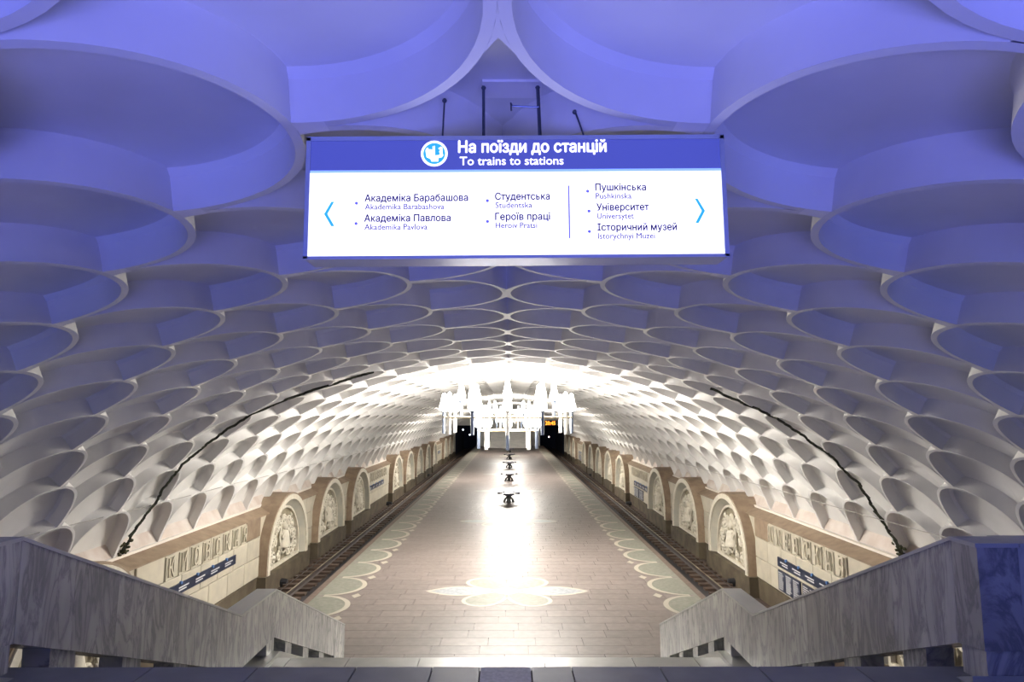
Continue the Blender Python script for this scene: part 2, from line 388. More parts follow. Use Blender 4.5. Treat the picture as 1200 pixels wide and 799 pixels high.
# leaking joints running up the vault
def crack(side, t0, t1, yb, label, wd=.10, n=110):
    mb = MB(); rnd = random.Random(side+5); L = []; R = []; drift = 0
    for i in range(n+1):
        t = t0 + (t1-t0)*i/n; drift += rnd.uniform(-.07, .07); drift *= .95
        ww = wd*(.2+1.1*rnd.random())*(1 - .85*i/n) + .012
        y = yb + drift + .06*math.sin(t*2.1)
        L.append((y-ww, t)); R.append((y+ww, t))
    f = lambda y, t, d: vpt(side, y, t*RS, d)
    a = [f(y, t, -.004) for y, t in L]; b = [f((y0+y1)/2, t, -.035) for (y0, t), (y1, _) in zip(L, R)]; c = [f(y, t, -.004) for y, t in R]
    d = [f((y0+y1)/2, t, .03) for (y0, t), (y1, _) in zip(L, R)]
    mb.strip(a, b); mb.strip(b, c); mb.strip(c, d); mb.strip(d, a)
    mb.build('leak_crack', M['crack'], ceiling)['label'] = label
crack(-1, 10.25, 3.2, 16.0, 'dark mossy leak joint curving up the left vault')
crack(1, 10.25, 4.6, 15.6, 'dark mossy leak joint curving up the right vault')

for sd, yb in ((-1, 16.0), (1, 15.6)):
    mb = MB(); rnd = random.Random(4)
    for i in range(26):
        p = vpt(sd, yb+rnd.gauss(0, .10), 11.42-abs(rnd.gauss(0, .22)), rnd.uniform(-.06, .05)); r = rnd.uniform(.02, .055); mb.ball(p, (r, r*1.3, r*.8), 6, 4)
    tag(mb.build('moss', M['moss'], ceiling), kind='stuff')
# ------------------------------------------------------------------ side walls
SLOT = 6.13; YC0 = 19.8
TEXT = (0, 4, 10)
def slots(): return [(k, YC0 + SLOT*k) for k in range(-3, 14)]
walls = {}
R_OUT = 2.25; CZ = .39            # arch centre above the plinth top (-0.8)
ORD = ['nearest', 'second', 'third', 'fourth', 'fifth', 'sixth', 'seventh', 'eighth', 'ninth', 'tenth', 'eleventh', 'twelfth', 'thirteenth', 'fourteenth']
for sd, nm in ((-1, 'left'), (1, 'right')):
    mb = MB(); mb.prism_y([(sd*9.06, -1.7), (sd*9.06, 1.34), (sd*9.8, 1.5), (sd*9.8, -1.7)], Y0, Y1)
    wl = tag(mb.build('wall_'+nm, M['cream_stone']), kind='structure'); walls[sd] = wl
    mb = MB(); mb.prism_y([(sd*8.97, 1.335), (sd*9.52, 1.555), (sd*9.52, 1.3), (sd*8.97, 1.3)], Y0, Y1); mb.build('cap', M['brown_stone'], wl)
    mb = MB(); mb.prism_y([(sd*8.97, -.80), (sd*9.0, -1.62), (sd*9.1, -1.62), (sd*9.1, -.80)], Y0, Y1)
    for k, yc in slots():
        if k in TEXT: continue
        mb.prism_x([(yc-2.5, -.79), (yc-2.3, -.80), (yc+2.3, -.80), (yc+2.5, -.79), (yc+2.5, -1.62), (yc-2.5, -1.62)], sd*8.65, sd*9.0)
    mb.build('plinth', M['plinth'], wl)
    # facing blocks
    def block(ya, yb, za, zb, m=None):
        mb = MB(); g = .012; c = .02; xa = sd*9.06; xf = sd*9.0
        v = [(xa, ya+g, za+g), (xa, yb-g, za+g), (xa, yb-g, zb-g), (xa, ya+g, zb-g)]
        f_ = [(xf, ya+g+c, za+g+c), (xf, yb-g-c, za+g+c), (xf, yb-g-c, zb-g-c), (xf, ya+g+c, zb-g-c)]
        xm = sd*9.012
        e = [(xm, p[1], p[2]) for p in v]
        mb.add(v+e+f_, [(0,1,5,4),(1,2,6,5),(2,3,7,6),(3,0,4,7),(4,5,9,8),(5,6,10,9),(6,7,11,10),(7,4,8,11),(8,9,10,11)])
        mb.build('stone_block', m or M['cream_stone'], wl)
    for k, yc in slots():
        if k in TEXT and k >= 0:
            a, b = yc-SLOT/2-.8, yc+SLOT/2+.8
            for r in range(3):
                n = 7 if r % 2 else 6; 
                for q in range(n):
                    block(a+(b-a)*q/n, a+(b-a)*(q+1)/n, -.8+r*.71, -.8+(r+1)*.71, M['brown_stone'] if (r == 2 and q == n-1 and k == 0) else None)
        elif k + 1 not in TEXT:
            a, b = yc+2.25, yc+SLOT-2.25
            for r in range(3):
                cuts = (a, (a+b)/2+.1, b) if r % 2 else (a, (a+b)/2-.12, b)
                if k < 9:
                    block(cuts[0], cuts[1], -.8+r*.71, -.8+(r+1)*.71); block(cuts[1], cuts[2], -.8+r*.71, -.8+(r+1)*.71)

# arched reliefs: local frame a (along the hall), b (up from the plinth), c (into the wall)
def arch_pts(r, n=28): return [(r, 0.0), (r, CZ*.5)] + [(r*math.cos(PI*i/n), CZ + r*math.sin(PI*i/n)) for i in range(n+1)] + [(-r, CZ*.5), (-r, 0.0)]
def relief_parts(sd, variant):
    X = lambda c: sd*(8.67 + c - 9.0)
    out = []
    q = lambda pts, c: [(X(c), a, b) for a, b in pts]
    o1, o2, o3, o4 = arch_pts(2.32), arch_pts(R_OUT), arch_pts(2.05), arch_pts(1.80)
    mb = MB(); mb.strip(q(o1, .04), q(o1, 1.05)); mb.strip(q(o2, .04), q(o1, .04)); out.append(('hood', mb, 'brown_stone', 30))
    mb = MB(); mb.strip(q(o2, 0), q(o3, 0)); mb.strip(q(o2, 0), q(o2, .06)); mb.strip(q(o3, 0), q(o3, .05)); out.append(('arch_rim', mb, 'relief', 30))
    mb = MB(); mb.strip(q(o3, .05), q(o4, .30)); out.append(('reveal', mb, 'grey_stone', 30))
    mb = MB(); back = q(o4, .36); mb.add(back, [tuple(range(len(back)))]); 
    mb.strip(q(o4, .30), q(o4, .36)); out.append(('ground', mb, 'relief_back', None))
    mb = MB(); o5 = arch_pts(1.71); mb.strip(q(o4, .24), q(o5, .24)); mb.strip(q(o5, .24), q(o5, .36)); mb.strip(q(o4, .24), q(o4, .31))
    mb.box((min(X(.22), X(.36)), -1.74, 0.0), (max(X(.22), X(.36)), 1.74, .10)); out.append(('inner_rim', mb, 'relief', 30))
    rnd = random.Random(11+variant); mb = MB()
    def spiral(a, b, r, turns, a0, hand, th=.05):
        n = int(9*turns)+4; pts = []
        for i in range(n+1):
            f = i/n; ang = a0 + hand*turns*2*PI*f; rr = r*(1-.88*f)
            pts.append((X(.30 - .05*f), a+rr*math.cos(ang), b+rr*math.sin(ang)))
        mb.tube(pts, [th*(1-.35*i/n) for i in range(n+1)], 5)
        mb.ball(pts[-1], (.06, th*1.6, th*1.6), 6, 4)
        e = pts[0]; 
        for s_ in (-1, 1):
            an = a0 + hand*PI/2 + s_*.9 + PI; mb.tube([e, (X(.29), e[1]+.12*math.cos(an), e[2]+.12*math.sin(an)), (X(.31), e[1]+.2*math.cos(an+s_*.5), e[2]+.2*math.sin(an+s_*.5))], [.035, .06, .015], 5)
    m = 9
    for i in range(m):
        an = PI*(.03+.94*i/(m-1)); spiral(1.33*math.cos(an), CZ+1.30*math.sin(an)*.98, .245, 1.5+rnd.random()*.3, rnd.random()*6, 1 if i % 2 else -1, .045)
    for a, b, r in ((-1.05, .36, .27), (1.05, .36, .27), (-.52, .34, .22), (.52, .34, .22), (-.95, .95, .26), (.95, .95, .26), (-.72, 1.42, .22), (.72, 1.42, .22)):
        spiral(a, b, r, 1.6, rnd.random()*6, 1 if a > 0 else -1, .05)
    stem = [(X(.3), 1.12*math.cos(PI*t/20)*(1+.05*math.sin(t*1.9)), CZ + 1.12*math.sin(PI*t/20)*(1+.05*math.sin(t*1.9))) for t in range(21)]
    mb.tube(stem, .03, 5)
    out.append(('scrollwork', mb, 'relief', 60))
    mb = MB()   # oval frame with a robed half figure, head under a halo
    ov = [(.42*math.cos(2*PI*i/24), 1.08+.72*math.sin(2*PI*i/24)) for i in range(25)]
    mb.tube([(X(.27), a, b) for a, b in ov], .045, 5)
    mb.ball((X(.36), 0, 1.08), (.07, .38, .68), 14, 8)
    hx = .06 if variant % 2 else -.05
    mb.ball((X(.25), hx, 1.42), (.13, .11, .145), 10, 7)                         # head
    mb.tube([(X(.29), hx+.2*math.cos(2*PI*i/14), 1.43+.2*math.sin(2*PI*i/14)) for i in range(15)], .02, 5)   # halo
    mb.tube([(X(.29), hx, 1.30), (X(.28), 0, 1.16), (X(.27), 0, .95), (X(.28), 0, .62)], [.05, .20, .22, .30], 10)
    mb.tube([(X(.26), .2, 1.14), (X(.22), .27, .95), (X(.2), .08, .9)], [.07, .065, .04], 7)
    mb.tube([(X(.26), -.2, 1.14), (X(.22), -.28, .98), (X(.2), -.16, 1.16)], [.07, .06, .035], 7)
    for i in range(5): mb.tube([(X(.20), -.16+.08*i, .95), (X(.2), -.22+.11*i, .55)], .018, 4)
    mb.ball((X(.21), hx-.0, 1.345), (.07, .07, .09), 8, 5)                       # beard
    out.append(('robed_figure', mb, 'relief', 60))
    return [(n_, b_.mesh(n_, M[m_], s_)) for n_, b_, m_, s_ in out]
for sd, nm in ((-1, 'left'), (1, 'right')):
    variants = [relief_parts(sd, v) for v in range(3)]
    cnt = 0
    for k, yc in slots():
        if k in TEXT: continue
        root = empty('arched_relief', (sd*9.0, yc, -.8))
        if k < 0: where = ['below the landing parapet, directly before the lettered panel', 'seen through the gaps under the landing parapet', 'beside the landing, nearest to the viewer'][-k-1]
        elif k < 4: where = ORD[k-1] + ' arch past the large lettered panel'
        elif k < 10: where = ORD[k-5] + ' arch past the second lettered panel'
        else: where = ORD[k-11] + ' arch past the third lettered panel, close to the tunnel'
        tag(root, 'carved cream stone arch with robed figure and brown hood on the %s wall, %s' % (nm, where), 'relief', 'arched reliefs on the track walls')
        if len(root['label'].split()) > 16:
            root['label'] = 'carved cream arch relief under brown hood, %s wall, %s' % (nm, where)
        if len(root['label'].split()) > 16:
            root['label'] = 'carved arch relief, %s wall, %s' % (nm, where)
        for n_, me in variants[cnt % 3]: link(n_, me, root)
        cnt += 1

# station name lettering and line boards
for sd, nm in ((-1, 'left'), (1, 'right')):
    rotz = math.radians(90) if sd < 0 else math.radians(-90)
    letters = [text_mesh(ch, M['cream_stone'], .27, .68, .012, .02, 'letter') for ch in 'КИЄВСКАЯ']
    for ki, k in enumerate(TEXT):
        yc = YC0 + SLOT*k
        which = ['large near', 'second', 'far third'][ki]
        root = empty('station_name', (sd*8.99, yc, .62)); tag(root, 'carved station name in tall cream letters on the %s wall, %s panel' % (nm, which), 'lettering', 'station names on the walls')
        for i, me in enumerate(letters):
            off = (-2.35 + i*.67)*(1 if sd < 0 else -1)
            o = link('letter', me, root, (-sd*.045, off-(.135 if sd < 0 else -.135), .10), (PI/2, 0, rotz))
            p = MB(); p.box((-.02, off-.19, .02), (.02, off+.19, .05)); p.box((-.02, off-.19, .60), (.02, off+.19, .63)); 
            p.box((-.02, off-.21, .02), (.02, off-.185, .63)); p.box((-.02, off+.185, .02), (.02, off+.21, .63)); 
            p.build('letter_frame', M['cream_stone'], root)
        # line strip
        z0, z1 = (.13, .42) if sd < 0 else (.03, .33)
        ya, yb = (yc-4.0, yc+1.75) if sd < 0 else (yc-3.6, yc+1.85)
        root = empty('line_diagram', (sd*8.98, (ya+yb)/2, z0))
        tag(root, 'dark navy line diagram strip with white captions, %s wall, %s lettered panel' % (nm, which), 'sign', 'line diagram strips')
        L = (yb-ya)/2; mb = MB(); mb.box((-.02, -L, 0), (.02, L, z1-z0)); mb.build('board', M['navy'], root)
        mb = MB(); pins = MB()
        for i in range(6):
            yy = -L+.25+i*(2*L-.5)/5.6
            for rr, ln in ((.15, .55), (.08, .42)):
                a0 = -sd*.024; mb.box((min(a0, a0-sd*.004), yy, rr), (max(a0, a0-sd*.004), yy+ln, rr+.035))
            pins.lathe([(.045, 0), (.045, .05)], (0, 0, 0), 10)
            n0 = len(pins.v)-20
            for q in range(20): x_, y_, z_ = pins.v[n0+q]; pins.v[n0+q] = (-sd*(z_+.0)*1.0, x_+yy+.1, y_+z1-z0)
        tag(mb.build('caption', M['print'], root), kind='stuff'); pins.build('station_marker', M['bluepin'], root)
        if sd > 0:
            for bi, (a, b) in enumerate(((yc+.25, yc+1.85), (yc-1.2, yc+.1))):
                root = empty('station_list_board', (sd*8.98, (a+b)/2, -.72))
                tag(root, '%s navy station list board below the %s right wall diagram strip' % (['farther', 'nearer'][bi], which), 'sign', 'station list boards')
                h_ = (b-a)/2; mb = MB(); mb.box((-.02, -h_, 0), (.02, h_, .64)); mb.build('board', M['navy'], root)
                mb = MB(); rnd = random.Random(3)
                for cidx in range(3):
                    for r in range(9):
                        y1_ = h_-.06-cidx*(2*h_/3); ln = rnd.uniform(.25, .42); a0 = -.024
                        mb.box((a0-.004, y1_-ln, .06+r*.062), (a0, y1_, .085+r*.062))
                tag(mb.build('caption', M['print'], root), kind='stuff')

# cables along the foot of the vault
for sd, nm, lab in ((-1, 'left', 'thin cable strung along the foot of the left vault'), (1, 'right', 'thin cable strung along the foot of the right vault')):
    mb = MB(); x = 9.0 if sd > 0 else 9.0; z = 2.55 if sd > 0 else 2.78; pts = []
    for i in range(60):
        y = 2+i*1.6; sag = .03*math.sin(PI*((i % 6)/6)); pts.append((sd*(x-.10), y, z-sag))
    mb.tube(pts, .011, 5); tag(mb.build('cable', M['cable']), lab, 'cable', 'cables at the foot of the vault')

# ------------------------------------------------------------------ platform floor
PX = 5.47; PY0, PY1 = 13.05, 97.0
mb = MB(); mb.box((-PX, PY0-.6, -1.6), (PX, PY1+8, -.03)); floor = tag(mb.build('floor', M['joint']), kind='structure')
for sd in (-1, 1):
    mb = MB(); mb.box((min(sd*5.32, sd*5.5), PY0-.6, -.12), (max(sd*5.32, sd*5.5), PY1+8, .001)); mb.build('edge_slab', M['edge'], floor)
tiles = []; y = PY0-.6; r = 0
while y < PY1+7:
    dy = .5; off = (r % 3)*.37 + (r % 2)*.2; xs = [-5.32]
    x = -5.32 + .35 + off
    while x < 5.1: xs.append(x); x += 1.05
    xs.append(5.32)
    for a, b in zip(xs, xs[1:]): tiles.append((a, b, y, y+dy))
    y += dy; r += 1
g = .004
def tile_data(a, b, c, d):
    mb = MB(); mb.box((a+g, c+g, -.03), (b-g, d-g, 0)); mb.f = [mb.f[i] for i in (1, 2, 3, 4, 5)]; mb.m = [0]*5; return mb
tmesh = {}; rest = MB(); n = 0
for a, b, c, d in tiles:
    if n < 290 and c > PY0+.2 and True:
        key = round(b-a, 3)
        if key not in tmesh: tmesh[key] = tile_data(0, b-a, 0, .5).mesh('paving_slab', M['tile'])
        link('paving_slab', tmesh[key], floor, (a, c, 0)); n += 1
    else:
        t = tile_data(a, b, c, d); rest.add(t.v, t.f)
tag(rest.build('paving_field', M['tile'], floor), kind='stuff')
# scalloped borders
def band(pts_in, pts_out, z0, z1):
    mb = MB(); up = lambda P, z: [(x, y, z) for x, y in P]
    mb.strip(up(pts_in, z1), up(pts_out, z1)); mb.strip(up(pts_in, z0), up(pts_in, z1)); mb.strip(up(pts_out, z0), up(pts_out, z1)); return mb
sc_me = {}
for sd in (-1, 1):
    n = 20; X = lambda r, t: sd*(5.10 - r*.92*math.sin(PI*t))
    pi_ = [(X(.89, i/n), -math.cos(PI*i/n)*.90) for i in range(n+1)]; po = [(X(1.04, i/n)+0, -math.cos(PI*i/n)*1.0) for i in range(n+1)]
    m1 = band(pi_, po, 0, .0035).mesh('scallop_band', M['inlay'])
    fl = MB(); poly = pi_ + [(sd*5.31, .99), (sd*5.31, -.99)]; fl.add([(x, y, .0022) for x, y in poly], [tuple(range(len(poly)))])
    m2 = fl.mesh('scallop_ground', M['green'])
    dm = MB(); dm.prism_z([(sd*4.20-.13, 0), (sd*4.20, -.22), (sd*4.20+.13, 0), (sd*4.20, .22)], 0, .0035); m3 = dm.mesh('diamond_inlay', M['inlay'])
    for i in range(42):
        yy = 12.3 + i*2.0 + 1.0
        link('scallop_band', m1, floor, (0, yy, 0)); link('scallop_ground', m2, floor, (0, yy, 0))
        if i > 0: link('diamond_inlay', m3, floor, (0, yy-1, 0))
# flower inlays
def petal(ang, pts):
    ca, sa = math.cos(ang), math.sin(ang); return [(x*ca-y*sa, x*sa+y*ca) for x, y in pts]
def inset(pts, k):
    cx = sum(p[0] for p in pts)/len(pts); cy = sum(p[1] for p in pts)/len(pts)
    out = []
    n = len(pts)
    for i, (x, y) in enumerate(pts):
        x0, y0 = pts[i-1]; x1, y1 = pts[(i+1) % n]; dx, dy = x1-x0, y1-y0; l = math.hypot(dx, dy) or 1
        nx, ny = -dy/l, dx/l
        if (cx-x)*nx+(cy-y)*ny < 0: nx, ny = -nx, -ny
        out.append((x+nx*k, y+ny*k))
    return out
tipp = [(.45+1.87*t, .46*math.sin(PI*t)**.8) for t in [i/14 for i in range(15)]]; tipp = tipp + [(x, -y) for x, y in reversed(tipp[1:-1])]
lobe = []
for i in range(28):
    a = 2*PI*i/28; lobe.append((.85+.85*math.cos(a)*1.0, .52*math.sin(a)*(1+.35*math.cos(a))))
fparts = []
for ang, pts, gm in ((0, tipp, 'bluegrey'), (PI, tipp, 'bluegrey'), (.93, lobe, 'green'), (PI-.93, lobe, 'green'), (PI+.93, lobe, 'green'), (-.93, lobe, 'green')):
    P0 = petal(ang, pts); P1 = inset(P0, .11)
    lift = 0 if gm == 'bluegrey' else .0012
    mb = MB(); mb.add([(x, y, .0018+lift) for x, y in P1], [tuple(range(len(P1)))]); fparts.append(('petal_ground', mb.mesh('petal_ground', M[gm])))
    mb = MB(); mb.strip([(x, y, .0028+lift) for x, y in P0], [(x, y, .0028+lift) for x, y in P1], True); fparts.append(('petal_outline', mb.mesh('petal_outline', M['inlay'])))
mb = MB(); c0 = [(.34*math.cos(2*PI*i/24), .34*math.sin(2*PI*i/24), .005) for i in range(24)]; mb.add(c0, [tuple(range(24))]); fparts.append(('flower_heart', mb.mesh('flower_heart', M['inlay'])))
for i in range(7):
    for n_, me in fparts: link(n_, me, floor, (.0, 18.75+i*11.95, 0))
mb = MB(); mb.strip([(.38*math.cos(2*PI*i/24), .38*math.sin(2*PI*i/24), .002) for i in range(24)], [(.33*math.cos(2*PI*i/24), .33*math.sin(2*PI*i/24), .002) for i in range(24)], True)
mb.build('hatch_ring', M['black'], floor, (.0, 24.9, 0))

# ------------------------------------------------------------------ tracks
for sd, nm in ((-1, 'left'), (1, 'right')):
    mb = MB(); mb.box((min(sd*5.4, sd*9.1), Y0, -1.75), (max(sd*5.4, sd*9.1), Y1+20, -1.5)); tag(mb.build('floor_trackbed', M['ballast']), kind='structure')
    root = empty('railway_track', (sd*6.95, 0, -1.5)); tag(root, 'railway track of two steel rails on dark brown sleepers at the platform\'s %s side' % nm, 'track', 'tracks beside the platform')
    mb = MB(); mb.box((-.42, Y0, .0), (.42, Y1+20, .06)); mb.build('gutter', M['gutter'], root)
    for q, rx in enumerate((-.76, .76)):
        mb = MB(); mb.prism_y([(rx-.07, .14), (rx+.07, .14), (rx+.012, .18), (rx+.012, .28), (rx+.036, .30), (rx+.036, .318), (rx-.036, .318), (rx-.036, .30), (rx-.012, .28), (rx-.012, .18)], Y0, Y1+20)
        rail = mb.build('rail', M['rail_side'], root)
        mb = MB(); mb.box((rx-.034, Y0, .319), (rx+.034, Y1+20, .325)); mb.build('rail_head', M['rail_top'], rail)
    s1 = MB(); s1.box((-.12, -.13, 0), (1.12, .13, .14)); s1 = s1.mesh('sleeper', M['sleeper'])
    for i in range(140):
        yy = 12.5 + i*.62
        link('sleeper', s1, root, (.44, yy, 0) if sd > 0 else (-.44, yy, 0), (0, 0, 0 if sd > 0 else PI))
        if i % 1 == 0: pass
    mb = MB(); xx = sd*1.22
    mb.tube([(xx, Y0, .24), (xx, Y1+20, .24)], .018, 6); mb.build('side_pipe', M['rail_side'], root)
    for i in range(3):
        bx_ = MB(); bx_.lathe([(.0, -.22), (.13, -.2), (.15, 0), (.13, .2), (.0, .22)], (0, 0, 0), 10)
        o = bx_.build('track_box', M['black'], None, (sd*8.62, 25.0+i*21.5, -1.34), (0, PI/2, 0))
        tag(o, 'small round black box beside the %s track, %s' % (nm, ['nearest', 'middle one', 'farthest'][i]), 'track box', 'round boxes by the track')
        st = MB(); st.box((-.0, -.08, -.1), (.17, .08, .1)); st.build('foot', M['black'], o)

# ------------------------------------------------------------------ stairs and landings
ZL1, ZL2 = 3.32, 1.70
SW = {-1: 3.19, 1: 3.06}
def slab_row(parent, name, xs, y0, y1, z, m, rough=()):
    for i, (a, b) in enumerate(zip(xs, xs[1:])):
        mb = MB(); mb.box((a+.005, y0+.005, z-.05), (b-.005, y1-.005, z)); mb.build(name, M['rough_slab'] if i in rough else m, parent)
mb = MB(); mb.box((-9.0, Y0, ZL1-.45), (9.0, 4.45, ZL1-.02)); land1 = tag(mb.build('floor_landing', M['joint']), kind='structure')
f_ = 740
xs1 = [-9, -7.4, -5.8, -4.2, -3.3, -2.3, -1.6, -.94, -.43, -.11, .23, .5, 1.09, 1.75, 2.4, 3.3, 4.2, 5.8, 7.4, 9]
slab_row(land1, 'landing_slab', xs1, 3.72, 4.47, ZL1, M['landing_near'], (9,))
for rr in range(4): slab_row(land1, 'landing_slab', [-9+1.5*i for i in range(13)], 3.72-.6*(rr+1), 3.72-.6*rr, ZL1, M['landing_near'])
mb = MB(); mb.box((-3.4, 8.0, ZL2-.5), (3.3, 9.1, ZL2-.02)); land2 = tag(mb.build('floor_landing.001', M['joint']), kind='structure')
slab_row(land2, 'landing_slab', [-3.4, -2.9, -2.1, -1.14, 1.0-.45, 1.75, 2.6, 3.25], 8.62, 9.1, ZL2, M['landing'])
slab_row(land2, 'landing_slab', [-3.4, -2.85, -2.3, -1.85, -1.48, -1.1, -.72, -.32, .07, .45, .83, 1.22, 1.62, 2.1, 2.6, 3.25], 8.0, 8.62, ZL2, M['landing'], (6, 8))
for base, (ya, za, yb, zb) in enumerate(((4.47, ZL1, 8.0, ZL2), (9.1, ZL2, 13.0, 0.0))):
    root = empty('staircase', (0, ya, zb)); tag(root, ['upper flight of grey granite steps below the near landing', 'lower flight of grey granite steps down to the platform'][base], 'stairs')
    n = 10; dz = (za-zb)/n; dy = (yb-ya)/(n-1)
    for i in range(1, n):
        mb = MB(); mb.box((-3.3, (i-1)*dy, (za-zb)-i*dz-.16), (3.2, i*dy+.02, (za-zb)-i*dz)); mb.build('step', M['landing'], root)

TOP = [(4.14, 4.18), (4.38, 4.18), (8.05, 2.575), (9.2, 2.575), (13.1, .875)]
BOT = [(4.14, 3.53), (4.38, 3.50), (8.05, 1.93), (9.2, 1.93), (12.35, .55)]
CURB = [(4.14, 3.385), (8.05, 1.75), (9.2, 1.75), (13.0, .08)]
def interp(L, y):
    for (a, za), (b, zb) in zip(L, L[1:]):
        if y <= b: return za+(zb-za)*(y-a)/(b-a)
    return L[-1][1]
def bot(y): return interp(BOT, y) if y <= 12.35 else 0.0
for sd, nm in ((-1, 'left'), (1, 'right')):
    xi = SW[sd]; T = .26; x0, x1 = sd*xi, sd*(xi+T)
    root = empty('stair_parapet', (sd*(xi+T/2), 4.14, 0)); tag(root, 'grey veined marble stair parapet with kinked top on the %s of the stairs' % nm, 'parapet', 'marble stair parapets')
    ox, oy = -sd*(xi+T/2), -4.14
    cuts = [4.14, 4.38, 4.95, 5.5, 6.05, 6.45, 6.85, 7.25, 7.65, 8.05, 8.62, 9.05, 9.2, 9.9, 10.6, 11.3, 11.9, 12.35, 12.36, 12.85, 13.1]
    if sd > 0: cuts = [4.14, 4.38, 4.62, 5.1, 5.65, 6.15, 6.6, 7.1, 7.6, 8.05, 8.5, 9.2, 9.75, 10.4, 11.1, 11.8, 12.35, 12.36, 12.75, 13.1]
    for a, b in zip(cuts, cuts[1:]):
        if b-a < .03: continue
        mb = MB(); a_, b_ = a+.0015, b-.0015; low0 = bot(a) if a < 12.355 else 0.0; low1 = bot(b) if b < 12.355 else 0.0
        if a > 12.3: low0 = low1 = 0.0
        mb.prism_x([(a_, low0), (b_, low1), (b_, interp(TOP, b)-.02), (a_, interp(TOP, a)-.02)], x0, x1)
        mb.v = [(x+ox, y+oy, z) for x, y, z in mb.v]; mb.build('marble_slab', M['marble'], root)
    for (a, za), (b, zb) in zip(TOP, TOP[1:]):
        mb = MB(); mb.prism_x([(a, za-.02), (b, zb-.02), (b, zb+.006), (a, za+.006)], x0-sd*.008, x1+sd*.008)
        mb.v = [(x+ox, y+oy, z) for x, y, z in mb.v]; mb.build('coping', M['marble_top'], root)
    # outward return along the landing edge
    xw = 8.9; edges = [xi+T, 4.4, 5.5, 6.6, 7.7, xw]
    mb = MB()
    for a, b in zip(edges, edges[1:]):
        mb = MB(); mb.box((min(sd*a, sd*b)+.0015+ox, 4.14+oy, 3.53), (max(sd*a, sd*b)-.0015+ox, 4.40+oy, 4.16)); mb.build('marble_slab', M['marble'], root)
    mb = MB(); mb.box((min(x1+sd*.01, sd*xw)+ox, 4.13+oy, 4.16), (max(x1+sd*.01, sd*xw)+ox, 4.41+oy, 4.186)); mb.build('coping', M['marble_top'], root)
    for a in (xi+.02, 4.6, 6.0, 7.4):
        mb = MB(); mb.box((min(sd*a, sd*(a+.3))+ox, 4.16+oy, ZL1), (max(sd*a, sd*(a+.3))+ox, 4.38+oy, 3.56)); mb.build('support_block', M['marble'], root)
    # support blocks in the gap, then the stringer curb
    for yb0 in (4.78, 5.68, 6.55, 7.42, 9.0, 9.75, 10.6, 11.5):
        yb1 = yb0+.28
        mb = MB(); mb.prism_x([(yb0, interp(CURB, yb0)-.02), (yb1, interp(CURB, yb1)-.02), (yb1, bot(yb1)+.03), (yb0, bot(yb0)+.03)], x0+sd*.03, x1-sd*.03)
        mb.v = [(x+ox, y+oy, z) for x, y, z in mb.v]; mb.build('support_block', M['marble'], root)
    mb = MB(); P = CURB + [(13.0, 0), (13.0, -.03), (9.2, 1.2), (8.0, 1.2), (4.2, 2.85), (4.14, 2.87)]
    mb.prism_x(P, sd*(xi-.09), sd*(xi+T+.05))
    mb.v = [(x+ox, y+oy, z) for x, y, z in mb.v]; mb.build('stringer', M['landing'], root)

# ------------------------------------------------------------------ hanging light-box sign
SY = 3.13; K = (SY*.993+.17)/740     # metres per pixel on the sign's front
sx = lambda px: (px-605)*K; sz = lambda py: (315-py)*K/.993
sign = empty('hanging_sign', (.09+(605-598)*K, SY, 5+(486-315)*K/.993)); sign.rotation_euler = (0, math.radians(-.42), 0)
tag(sign, 'illuminated hanging light-box sign listing train stations in blue and white', 'sign')
x0, x1 = sx(362.5), sx(847.5); zt, zb = sz(165.5), sz(309)
mb = MB(); mb.box((x0, .0, zb), (x1, .17, zt))
mb.build('housing', M['frame'], sign)
fr = MB(); t = .018
fr.box((x0-.004, -.012, zt-t), (x1+.004, .0, zt+.004)); fr.box((x0-.004, -.012, zb-.004), (x1+.004, .0, zb+t*.7)); fr.box((x0-.004, -.012, zb), (x0+t, 0, zt)); fr.box((x1-t, -.012, zb), (x1+.004, 0, zt))
fr.build('frame', M['frame'], sign)
mb = MB(); mb.box((x0+t, -.004, sz(205)), (x1-t, -.001, zt-t)); mb.build('header_panel', M['sign_blue'], sign)
mb = MB(); mb.box((x0+t, -.005, sz(207.8)), (x1-t, -.001, sz(204.8))); mb.build('divider_strip', M['sign_line'], sign)
mb = MB(); mb.box((x0+t, -.004, zb+t*.7), (x1-t, -.001, sz(207.8))); mb.build('light_panel', M['sign_white'], sign)
def stext(body, xa, xb, base, size, m, bold=0.0):
    me = text_mesh(body, M[m], (xb-xa)*K, size*K, bold, 0, 'lettering'); o = link('lettering', me, sign, (sx(xa), -.0062, sz(base)), (PI/2, 0, 0)); o['kind'] = 'stuff'; return o
hd = 'На поїзди до станцій'; tot = sum(adv(c) for c in hd); px = 0
for ch in hd:
    if ch != ' ':
        V, F = glyph(ch, 0); f = 175*K/tot; lo_ = min(p[0] for p in V); hi_ = max(p[0] for p in V)
        me = text_mesh(ch, M['sign_wtxt'], (hi_-lo_)*f, 19.5*K, .028, 0, 'letter'); link('letter', me, sign, (sx(537)+(px+lo_)*f, -.0062, sz(184.2)), (PI/2, 0, 0))
    px += adv(ch)
stext('To trains to stations', 540, 660.5, 199.3, 14.5, 'sign_wtxt', .014)
